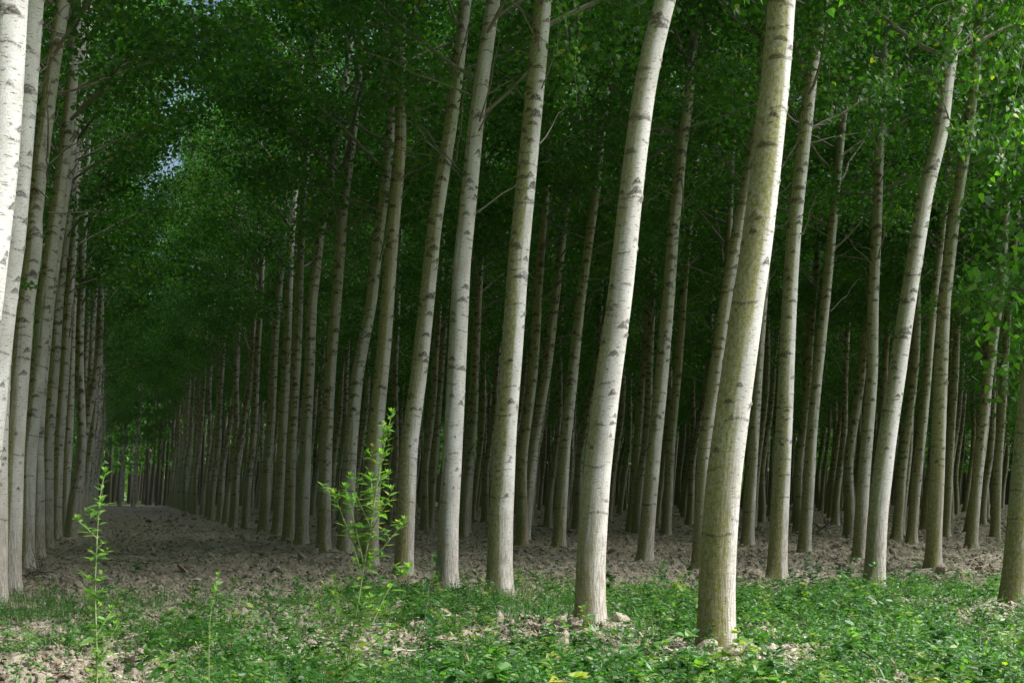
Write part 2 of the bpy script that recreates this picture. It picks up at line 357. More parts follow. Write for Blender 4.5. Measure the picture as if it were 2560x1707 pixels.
def crown_mb(seed, n_leaf=21500, sprays=(), low=0.0):
    rs = np.random.default_rng(seed); mb = MB()
    nl = 24; P = []; 
    for i in range(nl):
        h = 12.0*(i/(nl-1))**1.15 + rs.uniform(-.3, .3) - low; az = i*2.4+rs.uniform(-.4, .4)
        ln = (rs.uniform(3.6, 5.4) if i > 2 else rs.uniform(2.4, 3.6))*(1-.42*max(h, 0)/13.5)
        el = math.radians(rs.uniform(32, 58)) if i > 1 else math.radians(rs.uniform(20, 45))
        m = 9; t = np.linspace(0, 1, m)
        d = np.array([math.cos(az)*math.cos(el), math.sin(az)*math.cos(el), math.sin(el)])
        Q = np.array([AX*max(h, 0), 0, h])+t[:, None]*ln*d + np.array([0, 0, 1])*(t**2)[:, None]*ln*rs.uniform(-.25, .25)
        Q[1:] += np.cumsum(rs.normal(0, .009*ln, (m-1, 3)), 0)
        r0 = (.011+.0065*ln)*rs.uniform(.75, 1.2)
        V, q = tube(Q, r0*(1-.85*t), 5); mb.add(V, q, 1)
        for k in range(rs.integers(6, 9)):
            s = rs.uniform(.25, 1.0); b = np.array([np.interp(s, t, Q[:, c]) for c in range(3)])
            az2 = az+rs.choice([-1, 1])*rs.uniform(.5, 1.3); e2 = math.radians(rs.uniform(-15, 50)); l2 = rs.uniform(.5, 1.3)*(1-.3*s)
            d2 = np.array([math.cos(az2)*math.cos(e2), math.sin(az2)*math.cos(e2), math.sin(e2)]); t2 = np.linspace(0, 1, 5)
            Q2 = b+t2[:, None]*l2*d2+np.array([0, 0, -.25])*(t2**2)[:, None]*l2+rs.normal(0, .02, (5, 3))*t2[:, None]
            V, q = tube(Q2, r0*.32*(1-.8*t2), 3); mb.add(V, q, 1)
            P.append(Q2[2:]); 
        P.append(Q[5:])
    for i in range(7):                                       # bare dead twigs under the crown
        h = rs.uniform(-1.6, .4); az = rs.uniform(0, 6.28); el = math.radians(rs.uniform(10, 55)); ln = rs.uniform(.7, 2.0); t = np.linspace(0, 1, 7)
        d = np.array([math.cos(az)*math.cos(el), math.sin(az)*math.cos(el), math.sin(el)])
        Q = np.array([0, 0, h])+t[:, None]*ln*d+rs.normal(0, .03, (7, 3))*t[:, None]
        V, q = tube(Q, .014*(1-.8*t), 4); mb.add(V, q, 1)
    P = np.concatenate(P); c = P[rs.integers(0, len(P), n_leaf)]
    p = c+rs.normal(0, 1, (n_leaf, 3))*[.27, .27, .20]-[0, 0, .06]
    T = rs.normal(0, .6, (n_leaf, 3))+[0, 0, -.55]; N = rs.normal(0, .75, (n_leaf, 3))+[0, 0, .45]
    V, f = leaves(p, T, N, .098*rs.uniform(.6, 1.25, n_leaf), DELTA, .12)
    cl = vnoise(p[:, 0]*1.1+40, p[:, 2]*1.1+p[:, 1]*.7+40, seed)
    tint = np.clip(.15+.45*cl+rs.normal(0, .18, n_leaf), 0, .96); tint[rs.random(n_leaf) < .004] = 1
    mb.add(V, f, 0, np.repeat(tint, len(DELTA)))
    for k, s in enumerate(sprays): spray(mb, s, seed*31+k)
    return mb
CROWNS = [crown_mb(100+k).build('crown', [M_LEAF, M_LIMB], smooth=False, link=False).data for k in range(6)]

BASES = []
def plant(name_label, x, y, D, prof, seed, nth, dz, mossy, group, crown=None, fine=10.5, label_cat='tree', dull=0.0):
    root = empty('poplar_tree', (x, y, 0)); tag(root, name_label, label_cat, group)
    t = trunk_mesh(prof, D/2, nth, dz, seed, mossy, fine_to=fine, dull=dull); t.parent = root
    hc = 8.3+.9*math.sin(seed*1.7)
    c = bpy.data.objects.new('crown', crown or CROWNS[seed % 6]); C.objects.link(c); c.parent = root
    c.location = (np.interp(hc, prof[0], prof[1]), np.interp(hc, prof[0], prof[2]), hc); c.rotation_euler.z = 0 if crown else (seed*2.4) % 6.28
    if not crown: c.rotation_euler.z = [0, .5, -.5, .25, -.25][seed % 5]; c.scale = (1.18, 1.18, 1)
    BASES.append((x, y)); MOUNDS.append((x+.05, y, .36, .03)) if y < 34 else None; return root
# centre lines read in the 2352-pixel view; base pixel and width in the 2560-pixel photograph
SPEC = [
 # label, base(x, y), width, mossiness (raised on inner trees to stand in for shade), points
 ('thickest white poplar in front, mossy down its left side, yellow leaved climber at its foot', (1791, 1646), 100, .95, [(1645,1512),(1648,1300),(1660,1100),(1684,900),(1712,700),(1730,600),(1744,500),(1758,400),(1771,300),(1782,200),(1793,100),(1799,0)]),
 ('bright white leaning poplar with an earth clod beside its foot', (1474, 1588), 80, .42, [(1355,1459),(1356,1300),(1370,1100),(1393,900),(1420,700),(1431,600),(1441,500),(1453,400),(1466,300),(1481,200),(1502,100),(1528,0)]),
 ('straight olive tinged poplar rising from a tuft of dry grass', (1246, 1495), 69, 0.85, [(1146,1374),(1150,1200),(1160,1000),(1177,800),(1190,600),(1210,400),(1230,200),(1248,0)]),
 ('silvery poplar with a drooping dark herb at the left of its foot', (1115, 1475), 59, .25, [(1026,1355),(1030,1200),(1041,1000),(1051,800),(1061,600),(1082,400),(1092,300),(1106,200),(1135,0)]),
 ('leaning greenish grey poplar directly right of the tall branching weed', (1008, 1446), 52, 0.85, [(926,1329),(940,1024),(961,857),(997,524),(1034,300),(1050,180),(1070,0)]),
 ('mossy grey poplar whose foot hides behind the tall branching weed', (923, 1417), 47, 1.05, [(848,1302),(859,1024),(882,791),(902,524),(919,334),(921,134),(926,0)]),
 ('grey poplar leaning right until it crosses behind a mossy trunk beside the aisle', (861, 1388), 41, 0.9, [(791,1275),(806,1024),(822,857),(853,691),(871,524),(880,467),(896,300),(905,150)]),
 ('slender shaded poplar just left of the top of the tall branching weed', (808, 1379), 38, 0.95, [(742,1267),(749,1024),(759,857),(772,691),(783,524),(788,467),(808,334),(822,200),(830,60)]),
 ('brownish grey poplar with a smooth stem left of the slender shaded one', (753, 1362), 36, 0.85, [(692,1251),(702,1024),(712,857),(718,691),(737,524),(750,467),(772,334),(782,250)]),
 ('dark mossy poplar with a fork of thin limbs on the right side of the aisle', (720, 1354), 32, 1.1, [(662,1244),(670,1024),(677,857),(686,691),(694,524),(700,434),(706,334)]),
 ('dark poplar ninth along the row on the right side of the aisle', (692, 1337), 30, 1.05, [(636,1228),(648,1024),(655,857),(664,691),(672,524)]),
 ('dark poplar tenth along the row on the right side of the aisle', (657, 1328), 29, 1.1, [(604,1220),(617,1024),(628,857),(640,691),(652,524)]),
 ('thick poplar at the right edge of the photo with bare earth round its foot', (2535, 1531), 80, .6, [(2329,1407),(2345,1230),(2366,1024),(2385,800),(2405,500),(2425,200)]),
 ('pale curved poplar leaning far right behind a tall lance leaved herb', (2184, 1479), 55, .5, [(2007,1359),(2016,1180),(2037,1024),(2064,857),(2088,691),(2115,524),(2128,444),(2148,367),(2166,300),(2176,200),(2190,100),(2207,0)]),
 ('straight green flecked poplar that forks at the top, right of the thickest white poplar', (1941, 1453), 51, 0.9, [(1783,1335),(1797,1024),(1807,857),(1817,691),(1828,524),(1836,434),(1849,300),(1863,167),(1878,67),(1893,0)]),
 ('pale poplar half hidden behind the left side of the thickest white poplar', (1754, 1424), 46, 0.55, [(1608,1308),(1620,1024),(1645,857),(1668,691),(1697,524),(1716,434),(1735,334),(1750,200),(1765,0)]),
 ('grey poplar standing clear between the two brightest white poplars', (1611, 1408), 43, 0.65, [(1480,1293),(1502,1024),(1520,857),(1535,691),(1547,524),(1558,434),(1568,334),(1583,234),(1593,100),(1602,0)]),
 ('leaning grey poplar just left of the bright white poplar with the clod', (1396, 1370), 36, 0.9, [(1283,1258),(1297,1024),(1316,857),(1334,691),(1357,524),(1370,434),(1382,300)]),
 ('leaning shaded poplar just right of the straight olive tinged poplar', (1309, 1355), 33, 0.9, [(1203,1245),(1225,1024),(1255,857),(1275,691),(1294,524),(1308,434)]),
 ('slim poplar hidden behind the lower stem of the bright white poplar with the clod', (1491, 1386), 36, 0.9, [(1370,1274),(1385,1024),(1405,857),(1440,524),(1460,300)]),
 ('grey poplar just right of the foot of the thickest white poplar', (1868, 1366), 34, 0.8, [(1716,1255),(1729,1024),(1740,857),(1750,691),(1762,524),(1775,300)]),
 ('grey poplar right of the green flecked one, its stem leaning evenly', (2009, 1384), 34, 0.7, [(1846,1272),(1862,1024),(1880,857),(1897,691),(1913,524),(1918,467),(1928,367),(1936,267)]),
 ('smooth brownish poplar standing right behind the pale curved poplar', (2145, 1399), 37, 0.6, [(1973,1285),(1988,1024),(2000,857),(2004,691),(2013,524),(2018,367),(2030,250),(2036,100)]),
 ('mossy poplar at right with a swelling where its stem bends right', (2331, 1422), 43, 0.9, [(2142,1307),(2153,1024),(2162,857),(2170,691),(2190,524),(2217,367),(2230,300),(2240,200),(2250,60)]),
 ('leaning grey poplar second from the right edge of the photo', (2426, 1371), 32, 0.8, [(2230,1260),(2250,1024),(2269,857),(2292,691),(2306,524),(2315,434),(2322,300)]),
 ('thin dim poplar between the leaning grey one and the thick one at the right edge', (2487, 1348), 26, 0.9, [(2285,1238),(2296,1024),(2305,857),(2316,691),(2330,524)]),
 ('dim poplar leaning just left of the mossy poplar with the swelling', (2278, 1359), 29, 0.95, [(2093,1248),(2110,1024),(2129,857),(2146,691),(2165,524)]),
 ('thin dim poplar right of the pale curved poplar, farther back', (2246, 1335), 26, 1.0, [(2064,1227),(2085,1024),(2095,857),(2105,691),(2112,524)]),
 ('thin dark poplar showing just right of the mossy poplar with the swelling', (2362, 1340), 25, 1.0, [(2170,1231),(2184,1024),(2195,857),(2203,691),(2212,524)]),
 ('thin dark poplar right of the grey one between the two brightest poplars', (1664, 1342), 28, 1.0, [(1529,1233),(1541,1024),(1557,857),(1568,691),(1583,524),(1595,400)]),
 ('thin dark poplar left of the grey one between the two brightest poplars', (1576, 1330), 26, 1.05, [(1448,1222),(1463,1024),(1477,857),(1488,691),(1502,524)]),
 ('dark poplar between the silvery one and the straight olive tinged one', (1162, 1335), 31, 1.1, [(1068,1227),(1079,1024),(1090,857),(1098,691),(1104,524),(1110,400)]),
 ('dark poplar behind and left of the silvery one', (1070, 1322), 27, 1.1, [(984,1215),(998,1024),(1012,857),(1025,691),(1040,524)]),
 # the row left of the aisle
 ('brightest white poplar in the top left corner, its foot outside the photo', (-185, 1717), 112, .6, [(-170,1578),(-120,1300),(-75,1000),(-30,700),(5,400),(20,200),(33,0)]),
 ('second white poplar from the left edge, tucked behind the brightest corner one', (-67, 1583), 78, .3, [(-62,1454),(-42,1150),(-20,857),(1,691),(27,545),(47,363),(62,200),(77,0)]),
 ('mottled poplar whose foot stands cut by the left edge of the photo', (-14, 1515), 64, 0.8, [(-13,1392),(-5,1024),(2,857),(14,691),(27,524),(55,260),(85,0)]),
 ('stout grey poplar left of the aisle with a small leafy sprout on its stem', (24, 1480), 56, 0.75, [(22,1360),(32,1045),(45,857),(58,691),(77,524),(83,545),(115,270),(150,0)]),
 ('grey poplar left of the aisle with a heap of dead twigs at its foot', (60, 1428), 48, 0.85, [(56,1312),(68,1024),(86,857),(101,691),(121,524),(142,363),(162,182),(178,0)]),
 ('narrow grey poplar fifth in the row left of the aisle', (90, 1397), 42, 0.95, [(83,1283),(88,1024),(100,857),(112,691),(135,524),(160,363),(185,0)]),
 ('narrow grey poplar sixth in the row left of the aisle', (114, 1378), 38, 1.0, [(105,1266),(112,1024),(124,857),(135,691),(150,524),(172,300)]),
 ('very dark mossy poplar seventh in the row left of the aisle', (138, 1352), 34, 1.25, [(127,1242),(134,1024),(146,857),(156,691),(168,524),(185,300)]),
 ('very dark poplar eighth in the row left of the aisle', (158, 1338), 31, 1.2, [(145,1229),(152,1024),(160,857),(170,691),(180,524),(192,300)]),
]
def rel(Yb, *pts, root=(0, 0), hc=8.3):            # photo pixels at distance -> points relative to a crown origin, filled in later
    return [px(x, y, Yb) for x, y in pts]
SPRAYS = {   # hanging twigs, photo pixels at a depth, by tree number
 12: [(16.0, [(2560,-60),(2520,60),(2490,190)]), (16.2, [(2500,-60),(2470,80),(2440,240),(2420,380)]), (15.6, [(2600,-40),(2560,120),(2530,300),(2510,455)]),
      (16.6, [(2470,-40),(2410,60),(2370,150)]), (15.9, [(2620,60),(2560,230),(2555,400)]), (16.4, [(2560,20),(2500,120),(2480,300),(2488,370)]), (16.1, [(2540,-80),(2450,-20),(2390,60),(2380,130)]),
      (15.5, [(2580,-80),(2550,40),(2540,150)]), (17.0, [(2480,0),(2450,120),(2430,200)]), (16.3, [(2600,150),(2560,260),(2540,330)])],
 13: [(19.6, [(2390,130),(2370,150),(2350,190),(2345,240)]), (19.5, [(2400,360),(2420,375),(2440,350),(2446,270)]), (19.6, [(2350,80),(2290,90),(2250,160),(2240,230)]), (19.9, [(2300,60),(2230,120),(2200,230)]), (19.4, [(2400,30),(2440,100),(2455,190)])],
 14: [(21.6, [(2060,60),(2020,80),(1990,130)]), (21.8, [(2050,90),(2070,150),(2085,260),(2095,310)]), (21.5, [(2080,40),(2120,100),(2170,110)]), (21.6, [(2040,140),(2005,170),(1990,220)])],
 2: [(18.4, [(1370,-40),(1410,40),(1425,150),(1445,250)]), (18.2, [(1370,-60),(1430,-20),(1450,60),(1440,150)]), (18.6, [(1380,-40),(1400,40),(1390,130)])],
 0: [(12.8, [(1990,-200),(2060,-120),(2100,-30)]), (12.5, [(1960,-200),(1890,-120),(1860,-20)])],
}
for k, (label, (bx, by), wd, mossy, pts) in enumerate(SPEC):
    Y = F*H/(by-HOR); X = (bx-CX)/F*Y; D = wd*Y/F/1.10
    prof = trunk_profile(pts, Y, np.interp(0, [0], [0])*0+(pts[0][0]*1.08843-CX)/F*Y, seed=k)
    x0 = (pts[0][0]*1.08843-CX)/F*Y
    crown = None; hc = 8.3+.9*math.sin(k*1.7)
    if k in SPRAYS:
        cx = x0+np.interp(hc, prof[0], prof[1]); cy = Y+np.interp(hc, prof[0], prof[2]); org = np.array([cx, cy, hc])
        sp = []
        for Ys, pl in SPRAYS[k]:
            q = np.array([px(a, b, Ys) for a, b in pl]); q[:, 1] += np.linspace(-.2, .2, len(q))
            st = np.array([x0+np.interp(q[0, 2]+.4, prof[0], prof[1]), Y, q[0, 2]+.4]); sp.append([st-org, (st*.5+q[0]*.5)+[0, 0, .15]-org]+[v-org for v in q])
        crown = crown_mb(300+k, 22500, sp).build('crown', [M_LEAF, M_LIMB], smooth=False, link=False).data
    hero = wd >= 45
    plant(label, x0, Y, D, prof, k, 84 if hero else 44, .012 if hero else .022, mossy, 'front poplars with clearly seen trunks', crown, dull={2: .12, 3: .1, 4: .25, 5: .38, 6: .38, 7: .3, 12: .12, 14: .15, 15: .25, 16: .25, 23: .3, 34: .12, 35: .3, 36: .42, 37: .52, 38: .62, 39: .68, 40: .8, 41: .8}.get(k, 0 if hero or k == 13 else .45))  # dull: interior shade put into the bark tone, stronger further in

sp_root = [o for o in C.objects if 'small leafy sprout' in o.get('label', '')][0]; rs = np.random.default_rng(3); mb = MB(); p0 = px(66, 712, sp_root.location.y-.22)-np.array(sp_root.location)
V, q = tube([p0+[0, .12, .02], p0+[0, .05, .05], p0+[.02, 0, 0]], [.006, .004, .002], 5); mb.add(V, q, 1)
V, f = leaves(p0+rs.normal(0, .05, (11, 3)), rs.normal(0, .6, (11, 3))+[0, 0, -.6], rs.normal(0, .3, (11, 3))+[.2, -1, .4], .085, HEART, .1, .15); mb.add(V, f, 0, .6)
mb.build('foliage', [M_LEAF, M_LIMB], smooth=False, parent=sp_root)
# the rest of the plantation: rows of copies
VAR = []
for v in range(8):
    rs = np.random.default_rng(900+v); zs = np.linspace(-.3, 21, 300)
    x = zs*rs.uniform(.055, .10)+.12*np.sin(zs*.45+rs.uniform(0, 6))*sstep(0, 3, zs)+.05*np.sin(zs*1.0+rs.uniform(0, 6))*sstep(0, 3, zs)
    x = np.where(zs > 9, np.interp(9, zs, x)+(zs-9)*.04, x); y = .12*np.sin(zs*.4+rs.uniform(0, 6))*sstep(0, 3, zs)
    prof = (zs, x-np.interp(0, zs, x), y-np.interp(0, zs, y))
    t = trunk_mesh(prof, .165, 28, .04, 50+v, [.95, 1.15, 1.05, 1.25, .85, 1.1, 1.2, 1.0][v], dull=[.72, .8, .68, .75, .85, .7, .78, .68][v]); C.objects.unlink(t)  # deep trunks: high mossy and dull put canopy shade into the bark
    VAR.append((t.data, prof))
fill = []
def row(k, y0, y1):
    """row k (1 = right side of the aisle, 0 = left side); rows run parallel to the aisle"""
    y = y0+(k*1.3) % 2.9
    while y < y1:
        j = np.random.default_rng(int(y*100)+3000+(k+3)*7919).uniform(-1, 1, 2)
        fill.append((k, .84-.3088*(y-14.2)+6.45*(k-1)+.14*j[0], y+.2*j[1])); y += 2.95
row(-1, 3, 80); row(-2, -3, 50); row(-3, -8, 34); row(0, 42, 117); row(1, 49, 116)
row(2, 34, 117); row(3, 32, 117); fill += [(3, 12.9, 21.6), (3, 11.9, 24.6), (3, 11.2, 27.6)]
for k in range(4, 15): row(k, 26.6+4.93*(k-4), 118)
BK = np.array(BASES); n_fill = 0
GR = {0: ('dark slim poplar far along the row left of the aisle', 'far poplars in the row left of the aisle'),
      1: ('dark slim poplar far along the row right of the aisle', 'far poplars in the row right of the aisle'),
      -1: ('dim poplar glimpsed behind the row left of the aisle', 'dim poplars behind the row left of the aisle')}
cand = []
for k, x, y in fill:
    if np.min(np.hypot(BK[:, 0]-x, BK[:, 1]-y)) < 1.7: continue
    if x > .42*y+11 or (x < -.42*y-4 and y > 50): continue
    cand.append((k, x, y, -.392*y-1.5 < x+.4 < .392*y+2))
keep = sorted([c for c in cand if c[3]], key=lambda c: c[2] if c[0] in (-1, 0, 1, 2, 3) else c[2]*1.15)[:300-len(SPEC)-2]
rest = [c for c in cand if c not in keep]
for k, x, y, _ in keep:
    lab, grp = GR.get(k, ('dim slender poplar deep in the shade behind the pale front trunks', 'dim poplars deep in the plantation'))
    root = empty('poplar_tree', (x, y, 0)); tag(root, lab, 'tree', grp)
    s = random.uniform(.86, 1.12); root.scale = (s, s, random.uniform(.96, 1.05))
    vi = random.randrange(8); me, prof = VAR[vi]
    t = bpy.data.objects.new('trunk', me); C.objects.link(t); t.parent = root
    hc = random.uniform(6.5, 8.0) if k in (0, 1, 2) else random.uniform(5.6, 7.4)
    c = bpy.data.objects.new('crown', CROWNS[random.randrange(6)]); C.objects.link(c); c.parent = root
    c.location = (np.interp(hc, prof[0], prof[1]), np.interp(hc, prof[0], prof[2]), hc); c.rotation_euler.z = random.uniform(-.6, .6); c.scale = (1.0, 1.0, 1) if k in (0, 1) else (1.2, 1.2, 1)
    n_fill += 1
def outer_wood():
    """the plantation goes on outside the frame and at its far rim: one mass"""
    rs = np.random.default_rng(15); mb = MB(); t = np.linspace(0, 1, 9)
    for k, x, y, infr in rest:
        hc = (3.8 if x > .4*y else 5.5 if infr else 6.5)  # out-of-view trees at right have crowns lowered to block light
        Q = np.stack([x+1.5*t+.1*np.sin(t*6+x), y+.1*np.sin(t*5+y), 21*t-.2], -1); V, q = tube(Q, .17*(1-.85*t), 10); mb.add(V, q, 1)
        n = 5200; u = rs.beta(1.1, 1.15, n); h = hc+(20.5-hc)*u; rad = 3.6*np.sqrt(rs.random(n))*(.75+.5*np.sin(np.pi*np.clip(u+.12, 0, 1)))*(1-.45*u); a = rs.uniform(0, 6.28, n)
        p = np.stack([x+.07*h+rad*np.cos(a), y+rad*np.sin(a), h], -1)
        V, f = leaves(p, rs.normal(0, .6, (n, 3))+[0, 0, -.5], rs.normal(0, .75, (n, 3))+[0, 0, .45], .20*rs.uniform(.6, 1.25, n), DELTA, .12)
        mb.add(V, f, 0, np.repeat(np.clip(rs.normal(.45, .2, n), 0, .96), 6))
    tag(mb.build('outer_wood', [M_LEAF, M_LIMB], smooth=False), 'more poplars of the plantation crowding its farthest rim in the shade', 'forest', kind='stuff')
outer_wood(); print('mass', len(rest))
print('fill trees', n_fill)
# two lit poplars in the clearing at the end of the aisle
for lab, bx, tx, Y, D in (('pale lone poplar standing in the clearing at the far aisle end, right of its neighbour', 332, 352, 109, .34), ('greenish lone poplar standing in the clearing at the far aisle end, left of its neighbour', 299, 312, 112, .32)):
    X = (bx-CX)/F*Y; zs = np.linspace(-.3, 21, 300); prof = (zs, zs*.075, zs*0)
    me = trunk_mesh(prof, D/2, 24, .06, 77, .5); root = empty('poplar_tree', (X, Y, 0)); tag(root, lab, 'tree', 'lone poplars at the end of the aisle'); me.parent = root
    c = bpy.data.objects.new('crown', CROWNS[1]); C.objects.link(c); c.parent = root; c.location = (.4, 0, 4.8)
# the next block of forest behind, one mass
def far_block():
    rs = np.random.default_rng(5); mb = MB()
    for k in range(1500):
        y = rs.uniform(118.5, 178); x = rs.uniform(-.42*y-6, .42*y+40); ht = rs.uniform(18, 23); t = np.linspace(0, 1, 7); d = rs.uniform(.03, .09)
        Q = np.stack([x+d*ht*t+.1*np.sin(t*5+k), y+0*t, ht*t-.2], -1); V, q = tube(Q, .2*(1-.8*t), 7); mb.add(V, q, 1)
    n = 270000; y = rs.uniform(114, 172, n); x = rs.uniform(-.42*y-8, .42*y+44, n); z = 3.2+20*rs.beta(1.2, 1.2, n)
    keep = fbm(x*.25, z*.3+y*.2, 8, 3) > .40; p = np.stack([x, y, z], -1)[keep]; n = len(p)
    V, f = leaves(p, rs.normal(0, .6, (n, 3))+[0, 0, -.4], rs.normal(0, .7, (n, 3))+[0, 0, .5], rs.uniform(.32, .55, n), DELTA)
    mb.add(V, f, 0, np.repeat(np.clip(rs.normal(.5, .22, n), 0, .97), 6))
    tag(mb.build('far_forest', [M_LEAF, M_DWOOD], smooth=False), 'dark wood of many trunks standing beyond the end of the aisle', 'forest', kind='stuff')  # trunks borrow the dark wood colour to stand in for shade
    mb = MB(); n = 26000; x = rs.uniform(-130, 130, n); z = 11*rs.beta(1, 1.4, n)*(.6+.8*vnoise(x*.08, x*0, 4)); y = 215+rs.normal(0, 2, n)
    V, f = leaves(np.stack([x, y, z], -1), rs.normal(0, .6, (n, 3)), rs.normal(0, .7, (n, 3))+[0, -.4, .5], rs.uniform(.5, .9, n), DELTA)
    mb.add(V, f, 0, np.repeat(np.clip(rs.normal(.7, .2, n), 0, 1), 6))
    tag(mb.build('far_hedge', [M_WEED], smooth=False), 'bright green hedge in the open field seen through slits between trunks', 'hedge', kind='stuff')
far_block()

build_ground()
# ------------------------------------------------------------------ ground litter and low plants
def surf(x, y):
    return ground_h(x, y)+clod_h(x, y)*(1-.3*green_map(x, y))+.006
def scatter(n, rs, y0=9.2, y1=40, pw=1.0):
    """points spread evenly over the ground the eye can see"""
    u = rs.uniform(0, 1, n)
    y = y0*(y1/y0)**(u**pw) if pw != 1 else 1/(1/y0+(1/y1-1/y0)*u)
    return rs.uniform(-1, 1, n)*(.42*y+1.2), y
def ico(n):
    import bmesh
    b = bmesh.new(); bmesh.ops.create_icosphere(b, subdivisions=n, radius=1)
    V = np.array([v.co[:] for v in b.verts]); Fc = np.array([[v.index for v in f.verts] for f in b.faces]); b.free(); return V, Fc
ICO = {1: ico(2), 2: ico(3)}; IV, IF = ICO[1]
def rock(seed, flat=.75, V=None):
    V = (IV if V is None else V)*1.0
    s = np.random.default_rng(seed); n3 = fbm(V[:, 0]*1.9+seed*3.1, V[:, 1]*1.9+V[:, 2]*1.3, seed, 4)+fbm(V[:, 2]*2.3+seed, V[:, 0]*1.7-V[:, 1], seed+50, 4)
    d = 1+1.3*(n3-.9)
    for k in range(7):
        n = unit(s.normal(0, 1, 3)); h = s.uniform(.5, .85); dp = V@n*d; d = np.where(dp > h, d*h/np.maximum(dp, .01)*.97+.03*d, d)
    return V*d[:, None]*[1, 1, flat]
def clods():
    rs = np.random.default_rng(61); mb = MB()
    for lvl, num, y1, s0, s1, pw in ((1, 85000, 105, .009, .030, 2.0), (2, 7000, 75, .03, .07, 2.6)):
        V0, F0 = ICO[lvl]; rk = [rock(s, .8, V0) for s in range(14)]
        x, y = scatter(num, rs, 9.3, y1); g = green_map(x, y); ok = (rs.random(len(x)) > g*.85) & (vnoise(x*1.4, y*.9, 66)*.5+.7*rs.random(len(x)) > (.30 if lvl == 1 else .5))
        x, y = x[ok], y[ok]
        if lvl == 2:                                     # heaps of broken earth at the feet of the front trees
            for mx, my, mr, mh in MOUNDS[:7]: x = np.append(x, mx+rs.normal(0, mr*.55, 70)); y = np.append(y, my+rs.normal(0, mr*.5, 70))
        s = (s0+(s1-s0)*rs.random(len(x))**pw)*(.75+y/30); z = surf(x, y)+s*.1
        for v in range(14):
            i = np.arange(v, len(x), 14); a = rs.uniform(0, 6.28, len(i)); R0 = rk[v]
            ca, sa = np.cos(a)[:, None], np.sin(a)[:, None]; st = rs.uniform(.7, 1.5, len(i))[:, None]; tl = rs.normal(0, .5, len(i))[:, None]
            VX = R0[None, :, 0]*st*ca-R0[None, :, 1]*sa; VY = R0[None, :, 0]*st*sa+R0[None, :, 1]*ca; VZ = R0[None, :, 2]+tl*R0[None, :, 0]
            V = np.stack([VX*s[i, None]+x[i, None], VY*s[i, None]+y[i, None], VZ*s[i, None]+z[i, None]], -1)
            f = (F0[None]+(np.arange(len(i))*len(R0))[:, None, None]).reshape(-1, 3); mb.add(V.reshape(-1, 3), f)
    o = mb.build('soil_clods', [M_SOIL], smooth=False); tag(o, 'crumbly dry tan soil clods covering the plantation floor', 'soil', kind='stuff')
clods()
